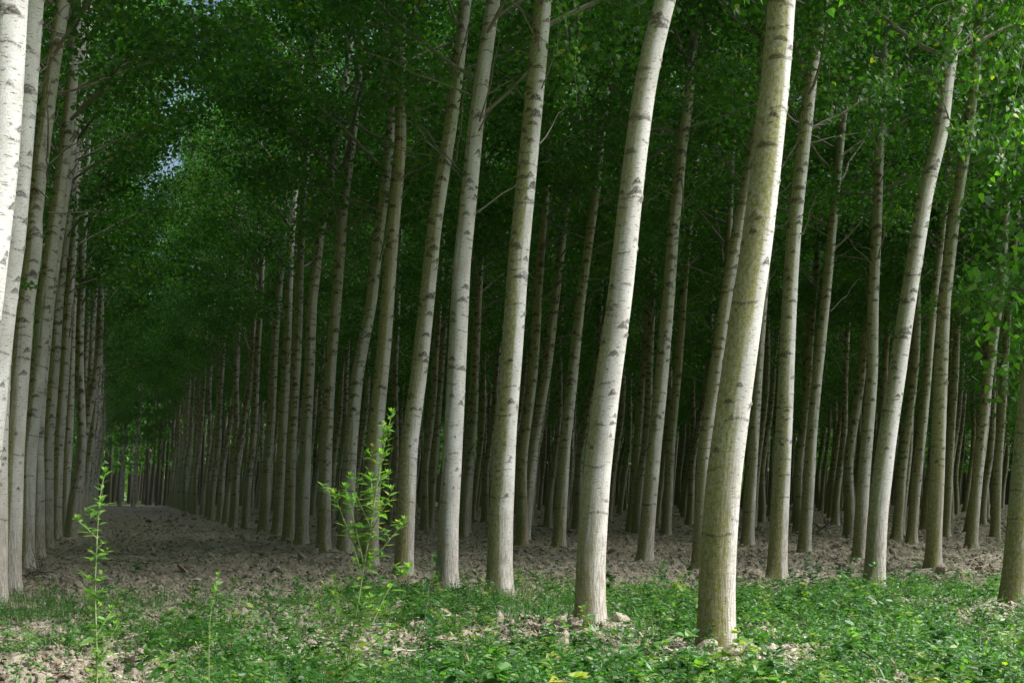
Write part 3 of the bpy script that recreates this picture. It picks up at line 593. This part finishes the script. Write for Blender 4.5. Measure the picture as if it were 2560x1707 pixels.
def cover():
    rs = np.random.default_rng(71); mb = MB(); nc = 18000
    x, y = scatter(nc*3, rs, 9.3, 24); ok = rs.random(len(x)) < green_map(x, y)*.95; x, y = x[ok], y[ok]
    x2, y2 = scatter(7000, rs, 18, 75); ok = rs.random(len(x2)) < .16+green_map(x2, y2); x = np.concatenate([x, x2[ok]]); y = np.concatenate([y, y2[ok]])
    n = len(x); z = surf(x, y); hgt = .04+.24*rs.random(n)**3*(.5+fbm(x*.8, y*.6, 73, 2)); hgt[y > 21] *= .5
    kinds = rs.random(n)
    for shape, lo, hi, nl, sz in ((OVAL, 0, .38, 14, .036), (LANCE, .38, .66, 13, .06), (HEART, .66, .82, 11, .038), (LOBED, .82, 1.01, 13, .062)):
        i = np.where((kinds >= lo) & (kinds < hi))[0]; m = len(i)*nl; ii = np.repeat(i, nl)
        a = rs.uniform(0, 6.28, m); t = rs.random(m)**.7; sp = .10*rs.random(m)
        p = np.stack([x[ii]+np.cos(a)*sp, y[ii]+np.sin(a)*sp, z[ii]+hgt[ii]*t], -1)
        T = np.stack([np.cos(a), np.sin(a), rs.normal(.15, .4, m)], -1); N = rs.normal(0, .35, (m, 3))+[0, -.15, 1]
        tone = vnoise(x*.7, y*.7, 75)*.4+.6*rs.random(n)
        V, f = leaves(p, T, N, sz*rs.uniform(.5, 1.25, m)*(1+.012*y[ii]), shape, .1, .2)
        mb.add(V, f, 0, np.repeat(np.clip(tone[ii]+rs.normal(0, .16, m), 0, 1), len(shape)))
    x, y = scatter(9000, rs, 9.3, 23); ok = rs.random(len(x)) < green_map(x, y)*.9+.03; x, y = x[ok], y[ok]; z = surf(x, y)
    for i in range(len(x)):                                  # taller sprigs
        hh = rs.uniform(.08, .20)+.28*rs.random()**4; a = rs.uniform(0, 6.28); b = rs.uniform(.1, .6)*hh; t = np.linspace(0, 1, 5)
        Q = np.stack([x[i]+math.cos(a)*b*t*t, y[i]+math.sin(a)*b*t*t, z[i]+hh*t], -1); V, q = tube(Q, np.linspace(.003, .0012, 5), 3); tone0 = rs.uniform(.1, 1); mb.add(V, q, 0, tone0)
        m = int(hh*55); tt = rs.uniform(.1, 1, m); a2 = np.arange(m)*2.4+a; p = np.stack([np.interp(tt, t, Q[:, c]) for c in range(3)], -1)
        sh = (LANCE, OVAL, LOBED)[i % 3]; V, f = leaves(p, np.stack([np.cos(a2), np.sin(a2), rs.normal(.35, .35, m)], -1), rs.normal(0, .3, (m, 3))+[0, -.2, 1], hh*.30*rs.uniform(.6, 1.1, m)*(1.2-.5*tt), sh, .15, .3)
        mb.add(V, f, 0, np.repeat(np.clip(tone0+rs.normal(0, .12, m), 0, 1), len(sh)))
    o = mb.build('ground_cover', [M_COVER], smooth=False); tag(o, 'low broad leaved weeds covering the open ground in front of the trunks', 'ground cover', kind='stuff')
    mb = MB(); x, y = scatter(26000, rs, 9.3, 26); gm = green_map(x, y)*sstep(.48, .62, fbm(x*.9+30, y*.7, 77, 3))*.8
    for mx, my, mr in ((-.2, 18.2, .9), (.6, 15.5, .7), (-6.0, 17.2, 1.6), (4.8, 19.5, 1.4), (-.9, 19.2, .6)): gm = np.maximum(gm, .95*np.exp(-((x-mx)**2+(y-my)**2)/mr**2))
    ok = rs.random(len(x)) < gm; x, y = x[ok], y[ok]; n = len(x); k = 7; ii = np.repeat(np.arange(n), k); m = n*k
    a = rs.uniform(0, 6.28, m); p = np.stack([x[ii]+rs.normal(0, .03, m), y[ii]+rs.normal(0, .03, m), surf(x, y)[ii]-.005], -1)
    le = rs.uniform(.08, .26, m); T = np.stack([np.cos(a)*.5, np.sin(a)*.5, rs.uniform(.25, .9, m)], -1)
    V, f = leaves(p, T, np.stack([np.cos(a), np.sin(a), 0*a+.2], -1)+rs.normal(0, .2, (m, 3)), le, BLADE*[1, .42], 0, .6)
    mb.add(V, f, 0, np.repeat(np.clip(rs.normal(.5, .22, m), 0, 1), len(BLADE)))
    o = mb.build('grass', [M_GRASS], smooth=False); tag(o, 'fine green grass growing in tufts between the weeds', 'grass', kind='stuff')
    mb = MB(); x, y = scatter(11000, rs, 9.3, 60); n = len(x); a = rs.uniform(0, 6.28, n)
    p = np.stack([x, y, surf(x, y)+.012], -1); T = np.stack([np.cos(a), np.sin(a), rs.normal(0, .25, n)], -1)
    V, f = leaves(p, T, rs.normal(0, .4, (n, 3))+[0, 0, 1], rs.uniform(.025, .075, n)*(1+y/80), DELTA, .35, .3); mb.add(V, f, 0)
    x, y = scatter(1100, rs, 10, 60)
    for i in range(len(x)):
        a = rs.uniform(0, 3.14); l = rs.uniform(.08, .4); t = np.linspace(-1, 1, 4); Q = np.stack([x[i]+math.cos(a)*l*t, y[i]+math.sin(a)*l*t, surf(x[i], y[i])+.02+rs.normal(0, .008, 4)], -1)
        V, q = tube(Q, np.full(4, rs.uniform(.002, .006)), 4); mb.add(V, q, 1 if rs.random() < .6 else 2)
    o = mb.build('leaf_litter', [M_LITTER, M_DWOOD, M_PALE], smooth=False); tag(o, 'dead brown leaves and thin twigs lying on the soil', 'leaf litter', kind='stuff')
cover()

# ------------------------------------------------------------------ single weeds
def sm(P, n=24):
    P = np.asarray(P, float); s = np.linspace(0, 1, len(P)); t = np.linspace(0, 1, n)
    Q = np.stack([np.interp(t, s, P[:, k]) for k in range(3)], -1)
    for _ in range(3): Q[1:-1] = (Q[:-2]+2*Q[1:-1]+Q[2:])/4
    return Q
def weed(label, Y, stems, shape, size, dens, leafm, stemm=None, r=.006, seed=0, up=.3, shoots=0, tint=(.3, .95), name='weed', cat='weed', droop=0., group=None):
    """stems: polylines in photo pixels, tip last; the first one is the main stem and reaches the soil"""
    rs = np.random.default_rng(seed); st, fo = MB(), MB()
    base = None
    for k, pl in enumerate(stems):
        P = np.array([px(a, b, Y) for a, b in pl]); dy = rs.uniform(-.15, .15) if k else 0
        P[:, 1] += np.linspace(0, dy, len(P))
        if k == 0:
            gz = float(surf(P[0, 0:1], P[0, 1:2])[0]); 
            if P[0, 2] > gz: P = np.vstack([[P[0, 0]-.02, P[0, 1], gz-.03], P])
            base = np.array([P[0, 0], P[0, 1], gz])
        Q = sm(P)-base; ln = np.linalg.norm(np.diff(Q, axis=0), axis=1).sum(); rr = r if k == 0 else r*.55
        V, q = tube(Q, np.linspace(rr, rr*.3, 24), 6); st.add(V, q)
        segs = [(Q, 1.0)]
        if shoots:
            for s in range(int(ln*shoots)):
                t = rs.uniform(.1, .92); b = np.array([np.interp(t, np.linspace(0, 1, 24), Q[:, c]) for c in range(3)]); a = rs.uniform(0, 6.28); l = rs.uniform(.04, .12)
                S = b+np.linspace(0, 1, 5)[:, None]*l*np.array([math.cos(a)*.8, math.sin(a)*.8, .75]); V, q = tube(S, np.linspace(.0022, .001, 5), 4); st.add(V, q); segs.append((S, .62))
        for S, sc_ in segs:
            l = np.linalg.norm(np.diff(S, axis=0), axis=1).sum(); n = max(4, int(l*dens*(1 if sc_ == 1 else 2)))
            t = np.sort(rs.uniform(.06 if sc_ == 1 else .2, 1, n)); p = np.stack([np.interp(t, np.linspace(0, 1, len(S)), S[:, c]) for c in range(3)], -1)
            a = np.arange(n)*2.4+rs.uniform(0, 6)+rs.normal(0, .3, n); tip = np.stack([np.cos(a), np.sin(a), up+rs.normal(0, .25, n)+.9*(t**4)-droop], -1)
            sz = size*sc_*(1.12-.55*t**2)*rs.uniform(.65, 1.15, n)
            V, f = leaves(p, tip, np.stack([-np.cos(a)*.4, -np.sin(a)*.4-.15, np.ones(n)], -1)+rs.normal(0, .25, (n, 3)), sz, shape, .18, .25+droop*.4)
            tn = np.clip(rs.uniform(*tint, n)+(.12 if sc_ < 1 else 0)*t, 0, 1); fo.add(V, f, 0, np.repeat(tn, len(shape)))
        if shape is HEART: continue
        m = 7; p = np.repeat(Q[-1:], m, 0); a = np.arange(m)*.9; tip = np.stack([np.cos(a)*.45, np.sin(a)*.45, np.ones(m)], -1)
        V, f = leaves(p, tip, np.stack([-np.cos(a), -np.sin(a), np.full(m, .5)], -1), size*.5, shape, .2, .1); fo.add(V, f, 0, np.full(m*len(shape), min(tint[1], .88)))
    root = empty(name, tuple(base)); tag(root, label, cat, group)
    st.build('stem', [stemm or M_STEM], parent=root); fo.build('foliage', [leafm], smooth=False, parent=root)
    return root
weed('tall branching weed with toothed yellow green leaves in the foreground', 7.5,
     [[(840,1790),(858,1704),(891,1537),(905,1439),(927,1319),(942,1210),(956,1137),(966,1080),(980,1036)],
      [(905,1439),(880,1350),(862,1300),(846,1255),(838,1236)], [(909,1410),(893,1330),(880,1270),(868,1222)], [(927,1319),(905,1270),(885,1225),(878,1195)],
      [(912,1410),(948,1380),(980,1340),(1011,1305)], [(927,1330),(950,1290),(970,1255),(984,1228)], [(935,1260),(926,1225),(922,1195)], [(942,1215),(955,1195),(968,1188)],
      [(930,1560),(965,1480),(995,1445),(1020,1424)], [(868,1660),(830,1610),(800,1570),(785,1530)], [(862,1690),(900,1650),(940,1600),(975,1575)], [(852,1720),(820,1690),(790,1640)], [(880,1600),(905,1540),(930,1500)], [(862,1690),(850,1600),(845,1500),(838,1450)], [(875,1640),(905,1580),(960,1520)]],
     LOBED, .095, 52, M_WEED, r=.008, seed=1, shoots=9, tint=(.15, .97))
weed('tall single stemmed weed with narrow leaves at the left foreground', 7.0,
     [[(240,1790),(242,1707),(243,1646),(240,1573),(238,1500),(236,1446),(242,1391),(242,1340),(247,1275),(251,1221),(263,1183)], [(238,1500),(228,1470),(222,1452)], [(240,1590),(262,1545),(268,1530)], [(243,1660),(270,1600),(280,1570)], [(242,1345),(228,1320),(216,1300)], [(247,1280),(262,1262),(275,1255)]],
     LOBED, .088, 44, M_WEED, r=.0065, seed=2, shoots=9, tint=(.25, .88))
weed('slight young weed with few leaves between the two tall foreground weeds', 8.0,
     [[(522,1780),(522,1704),(522,1609),(525,1530),(538,1482),(545,1442)]], LOBED, .08, 32, M_WEED, r=.0045, seed=3, shoots=6, tint=(.3, .9))
weed('dark drooping herb standing in front of the silvery poplar', 13.0,
     [[(1054,1622),(1058,1573),(1069,1500),(1072,1457),(1088,1402)]], LANCE, .17, 17, M_DARKW, r=.006, seed=4, droop=.6, tint=(.1, .6))
weed('tall lance leaved herb in front of the pale curved poplar', 13.5,
     [[(2127,1606),(2153,1530),(2171,1464),(2189,1417)]], LANCE, .13, 18, M_DARKW, r=.005, seed=5, droop=.25, tint=(.3, .95))
weed('dark bushy herb at the foot of the green flecked poplar', 17.6,
     [[(2000,1516),(2004,1460),(2012,1420),(2024,1385)], [(2002,1500),(1985,1460),(1980,1430)], [(2002,1500),(2030,1450),(2045,1420)], [(2002,1490),(2015,1445),(2035,1405)]], OVAL, .10, 42, M_DARKW, r=.005, seed=6, tint=(.05, .5))
weed('leafy herb with lance leaves left of the pale curved poplar', 14.0,
     [[(2088,1590),(2092,1530),(2098,1490),(2104,1452)]], LANCE, .15, 22, M_DARKW, r=.005, seed=7, droop=.2, tint=(.3, .9))
weed('bushy herb in the green at the lower right', 12.0,
     [[(2345,1655),(2352,1600),(2362,1545),(2372,1490)], [(2347,1640),(2330,1590),(2318,1560)], [(2347,1630),(2375,1580),(2392,1540)], [(2350,1610),(2338,1560),(2345,1520)]], OVAL, .085, 44, M_DARKW, r=.005, seed=8, tint=(.05, .8))
weed('tall thin herb between the two brightest poplars, left one', 16.6, [[(1622,1535),(1635,1470),(1660,1408)], [(1630,1490),(1650,1450),(1668,1430)]], LANCE, .13, 24, M_DARKW, r=.004, seed=9, tint=(.3, .9))
weed('tall thin herb beside the left edge of the thickest white poplar', 17.4, [[(1708,1520),(1714,1470),(1722,1436)]], OVAL, .12, 24, M_DARKW, r=.004, seed=10, tint=(.3, .9))
weed('thin bent herb in the grass right of the earth clod', 12.6, [[(1598,1645),(1616,1580),(1636,1522)]], LANCE, .08, 18, M_DARKW, r=.004, seed=11, tint=(.3, .9))
weed('dark herb rising behind the tall branching weed', 13.9, [[(936,1598),(946,1520),(957,1450)], [(945,1530),(975,1490),(990,1475)]], LANCE, .13, 22, M_DARKW, r=.005, seed=12, tint=(.2, .8))
weed('herb with broad leaves left of the tall branching weed', 13.2, [[(738,1615),(748,1550),(762,1488)]], LANCE, .12, 24, M_DARKW, r=.005, seed=13, tint=(.3, .95))
weed('slim herb farthest left of the group beside the tall branching weed', 14.0, [[(669,1590),(680,1530),(692,1480)]], LANCE, .10, 20, M_DARKW, r=.004, seed=14, tint=(.3, .8))
weed('leafy herb close to the left side of the tall branching weed', 13.4, [[(796,1610),(804,1550),(815,1498)]], OVAL, .10, 26, M_DARKW, r=.005, seed=15, tint=(.3, .9))
weed('low leafy herb with dull leaves at bottom centre left', 11.2, [[(560,1690),(585,1600),(610,1545)], [(570,1650),(545,1600),(535,1570)], [(575,1640),(620,1600),(640,1585)]], OVAL, .085, 30, M_DARKW, r=.004, seed=16, tint=(.4, 1))
# yellowing heart-leaved climbers at the foot of the thickest poplar and along the bottom
weed('climbing plant with yellowing heart leaves at the foot of the thickest poplar', 10.6, [[(1780,1720),(1800,1660),(1812,1625),(1845,1610),(1878,1606)], [(1800,1660),(1790,1640),(1785,1605)], [(1830,1615),(1838,1585),(1840,1570)], [(1845,1610),(1880,1620),(1900,1645)]], HEART, .12, 14, M_YELL, r=.003, seed=17, tint=(.0, .85), name='climbing_plant', cat='plant', up=.0)
weed('small plant with large green leaves left of the thickest poplar foot', 10.2, [[(1665,1710),(1680,1640),(1694,1585)], [(1690,1600),(1710,1585),(1730,1583)]], HEART, .075, 11, M_YELL, stemm=M_REDST, r=.004, seed=18, tint=(0, .3), name='seedling', cat='plant')
weed('low plant with broad dark yellow green leaves before the earth mound', 9.6, [[(1745,1745),(1745,1690),(1748,1650)], [(1745,1700),(1775,1680),(1790,1660)]], HEART, .12, 18, M_YELL, r=.003, seed=19, tint=(.1, .6), name='low_plant', cat='plant')
weed('low yellow leaved plant at the bottom edge left of the thickest poplar', 9.7, [[(1425,1760),(1425,1715),(1420,1690)], [(1425,1720),(1440,1700),(1446,1685)], [(1425,1720),(1400,1700),(1390,1688)]], HEART, .14, 14, M_YELL, r=.003, seed=20, tint=(.45, .85), name='low_plant', cat='plant')
weed('low yellow leaved plant at the bottom edge right of the thickest poplar', 9.7, [[(2300,1760),(2298,1715),(2292,1680)], [(2300,1720),(2325,1700),(2334,1688)]], HEART, .14, 14, M_YELL, r=.003, seed=21, tint=(.45, .85), name='low_plant', cat='plant')
weed('leafy yellow green plant in the bottom right corner', 9.8, [[(2505,1760),(2508,1700),(2512,1645)], [(2508,1720),(2480,1690),(2470,1670)], [(2508,1710),(2530,1680),(2540,1660)]], HEART, .085, 22, M_YELL, r=.003, seed=22, tint=(.1, .8), name='low_plant', cat='plant')
# foxtail grasses
def foxtail(label, Y, pl, seed):
    rs = np.random.default_rng(seed); P = np.array([px(a, b, Y) for a, b in pl]); P[:, 1] += np.linspace(0, .06, len(P))
    gz = float(surf(P[0, 0:1], P[0, 1:2])[0]); base = np.array([P[0, 0], P[0, 1], gz]); P[0, 2] = min(P[0, 2], gz-.02); Q = sm(P, 30)-base
    root = empty('foxtail_grass', tuple(base)); tag(root, label, 'grass plant', 'foxtail grasses in the foreground')
    st = MB(); V, q = tube(Q, np.linspace(.0025, .0012, 30), 5); st.add(V, q); st.build('stalk', [M_STEM], parent=root)
    hd = MB(); S = Q[20:]; V, q = tube(S, .007*np.sin(np.linspace(.35, 2.9, len(S)))+.001, 7); hd.add(V, q)
    n = 420; t = rs.uniform(0, 1, n); p = np.stack([np.interp(t, np.linspace(0, 1, len(S)), S[:, c]) for c in range(3)], -1)
    d = unit(rs.normal(0, 1, (n, 3)))+unit(S[-1]-S[0])*.7; V, f = leaves(p, d, rs.normal(0, 1, (n, 3)), rs.uniform(.014, .026, n), np.array([(0, .03), (1, 0), (0, -.03)])); hd.add(V, f)
    hd.build('seed_head', [M_STRAW], smooth=False, parent=root)
    bl = MB(); m = 6; a = rs.uniform(0, 6.28, m); V, f = leaves(np.zeros((m, 3)), np.stack([np.cos(a)*.5, np.sin(a)*.5, np.ones(m)], -1), np.stack([-np.cos(a), -np.sin(a), np.ones(m)*.3], -1), rs.uniform(.15, .3, m), BLADE*[1, 1.2], 0, .4)
    bl.add(V, f, 0, np.full(len(V), .6)); bl.build('leaf_blades', [M_GRASS], smooth=False, parent=root)
foxtail('arching foxtail grass at bottom right, its head bowed to the right', 10.2, [(2215,1740),(2195,1690),(2200,1640),(2222,1636),(2240,1660),(2245,1675)], 31)
foxtail('foxtail grass with a low bent head left of the arching one', 10.1, [(2150,1745),(2158,1690),(2172,1668),(2188,1672),(2196,1690)], 32)
foxtail('foxtail grass bent flat, farthest left at the lower right', 10.6, [(2105,1710),(2110,1650),(2122,1625),(2138,1628),(2146,1640)], 33)
foxtail('foxtail grass with a straw head below the leaning white poplar', 10.8, [(1362,1715),(1366,1670),(1372,1655),(1390,1645),(1400,1643)], 34)
foxtail('foxtail grass with a drooping straw head right of the tall branching weed', 10.4, [(1150,1720),(1158,1660),(1160,1620),(1166,1640),(1172,1658)], 35)
foxtail('foxtail grass with a pale head right of the young foreground weed', 10.4, [(590,1730),(594,1680),(598,1655),(610,1672),(618,1685)], 36)
# white bindweed flowers
def flower(label, x, y):
    Y = F*(H-.10)/(y-HOR); p = px(x, y, Y); gz = float(surf(p[0:1], p[1:2])[0])
    root = empty('white_flower', (p[0], p[1], gz)); tag(root, label, 'flower', 'small white flowers in the ground cover')
    mb = MB(); a = np.linspace(0, 2*np.pi, 16); c = np.array([0, -.01, .10])
    rim = c+np.stack([np.cos(a[:-1])*.026, -.012+0*a[:-1], np.sin(a[:-1])*.024], -1)+.002*np.sin(a[:-1]*5)[:, None]; mid = c+np.stack([np.cos(a[:-1])*.009, .004+0*a[:-1], np.sin(a[:-1])*.009], -1); cen = c+[[0, .014, 0]]
    V = np.vstack([rim, mid, cen]); n = 15; q = [(i, (i+1) % n, n+(i+1) % n, n+i) for i in range(n)]; t = [(n+i, n+(i+1) % n, 2*n) for i in range(n)]
    mk('petals', V, [(np.array(q), 0), (np.array(t), 0)], [M_WHITE], {'tint': np.full(len(V), .5)}, parent=root)
    s = MB(); V, q = tube([[0, 0, -.01], [.005, .005, .05], [0, .004, .10]], [.002, .002, .0015], 5); s.add(V, q); s.build('stem', [M_STEM], parent=root)
for lab, x, y in (('white flower below and right of the silvery poplar', 1063, 1579), ('white flower by the foot of the straight olive tinged poplar, left of a pair', 1246, 1533), ('white flower by the foot of the straight olive tinged poplar, right of a pair', 1254, 1534),
                  ('white flower in the grass between the two brightest poplars', 1614, 1523), ('white flower just right of the earth clod', 1582, 1584), ('white flower topmost of the cluster left of the thickest poplar foot', 1656, 1657), ('white flower lowest of the cluster left of the thickest poplar foot', 1649, 1682),
                  ('white flower at bottom centre among the tall weed leaves', 950, 1699), ('white flower in the green below the pale curved poplar', 2012, 1602), ('white flower beside the dark bushy herb', 1998, 1418), ('white flower behind the tall branching weed', 918, 1513), ('white flower right of the bushy herb at lower right', 2433, 1606)):
    flower(lab, x, y)
# clods, stones, dead wood
def clod(label, x, y, w_, hgt, seed, mat=None, name='earth_clod', cat='clod'):
    Y = F*H/(y-HOR); p = px(x, y, Y); s = w_*Y/F/2; V = rock(seed, 1.0); V = V*[s, s, hgt*Y/F/2]
    import bmesh
    b = bmesh.new(); bv = [b.verts.new(v) for v in V]; [b.faces.new([bv[i] for i in f]) for f in IF]
    bmesh.ops.subdivide_edges(b, edges=b.edges[:], cuts=2, use_grid_fill=True)
    W = np.array([v.co[:] for v in b.verts]); W *= (1+.22*(fbm(W[:, 0]/s*2.3+seed, W[:, 2]/s*2.3+W[:, 1]/s, seed, 4)-.45))[:, None]
    for v, c in zip(b.verts, W): v.co = c
    me = bpy.data.meshes.new(name); b.to_mesh(me); b.free(); me.materials.append(mat or M_SOIL)
    o = bpy.data.objects.new(name, me); C.objects.link(o); o.location = (p[0], p[1], float(surf(p[0:1], p[1:2])[0])+hgt*Y/F*.38); tag(o, label, cat)
clod('large upright earth clod right of the bright white leaning poplar', 1549, 1588, 50, 50, 3)
clod('rounded earth lump heaped at the foot of the bright white leaning poplar', 1520, 1596, 40, 34, 4)
clod('broad earth lump left of the bright white leaning poplar', 1400, 1600, 46, 32, 5)
clod('earth lump heaped against the foot of the thickest white poplar', 1765, 1665, 60, 48, 6)
clod('earth lump right of the foot of the thickest white poplar', 1835, 1672, 62, 44, 7)
clod('pale earth lump at the left foot of the pale curved poplar', 2133, 1478, 36, 26, 8)
clod('earth lump left of the green flecked poplar foot', 1892, 1446, 26, 30, 9)
clod('earth lump at the bottom edge right of the thickest poplar', 1955, 1700, 48, 40, 10)
clod('earth lump in front of the straight olive tinged poplar, left one of two', 1183, 1518, 22, 18, 11)
clod('earth lump in front of the straight olive tinged poplar, right one of two', 1228, 1524, 22, 16, 12)
clod('rounded earth lump in the green below the thick poplar at the right edge', 2298, 1545, 22, 18, 13)
clod('white stone lying on the aisle floor', 496, 1450, 20, 9, 14, M_PALE, 'stone', 'stone')
clod('small white stone far up the aisle floor', 406, 1379, 9, 6, 15, M_PALE, 'stone', 'stone')
def stick(label, Y, pl, r, mat, name='stick', cat='stick', twigs=0, seed=0):
    rs = np.random.default_rng(seed); P = np.array([px(a, b, Y) for a, b in pl]); 
    P[:, 2] = np.maximum(P[:, 2], surf(P[:, 0], P[:, 1])+r); base = P[0].copy(); Q = sm(P-base, 16); mb = MB(); V, q = tube(Q, np.linspace(r, r*.5, 16), 7); mb.add(V, q)
    for k in range(twigs):
        b = Q[rs.integers(2, 15)]; d = unit(rs.normal(0, 1, 3)*[1, .6, .5]+[0, 0, .25]); T = b+np.linspace(0, 1, 6)[:, None]*d*rs.uniform(.15, .6)+rs.normal(0, .02, (6, 3)); T[:, 2] = np.maximum(T[:, 2], -base[2]+.01); V, q = tube(T, np.linspace(r*.5, r*.2, 6), 5); mb.add(V, q)
    o = mb.build(name, [mat]); o.location = base; tag(o, label, cat)
stick('bleached stick lying in the grass at the lower left', 14.7, [(12,1578),(60,1573),(124,1571)], .018, M_PALE)
stick('short dark stick on the heap below the bright white leaning poplar', 13.4, [(1508,1592),(1530,1600),(1552,1610)], .012, M_DWOOD)
stick('fallen branch with bare twigs lying between the trunks at right', 40, [(2040,1330),(2062,1315),(2078,1302)], .035, M_DWOOD, 'fallen_branch', 'branch', 14, 3)
stick('dead twigs heaped at the foot of a grey poplar left of the aisle', 21, [(62,1442),(85,1428),(120,1436)], .014, M_DWOOD, 'twig_heap', 'twigs', 30, 4)
def dry_tuft(label, x, y, seed):
    rs = np.random.default_rng(seed); Y = F*H/(y-HOR); p = px(x, y, Y); mb = MB()
    for k in range(46):
        a = rs.uniform(0, 6.28); l = rs.uniform(.1, .38); t = np.linspace(0, 1, 6); Q = np.stack([math.cos(a)*l*t*.8+rs.normal(0, .02), math.sin(a)*l*t*.8, l*t*rs.uniform(.3, .9)-.1*l*t*t], -1); V, q = tube(Q, np.linspace(.003, .001, 6), 4); mb.add(V, q)
    o = mb.build('dry_grass_tuft', [M_STRAW]); o.location = (p[0], p[1], float(surf(p[0:1], p[1:2])[0])-.01); tag(o, label, 'dry grass')
dry_tuft('straw coloured tuft at the right foot of the straight olive tinged poplar', 1305, 1512, 1)
dry_tuft('small straw coloured tuft at the foot of the green flecked poplar', 1925, 1458, 2)
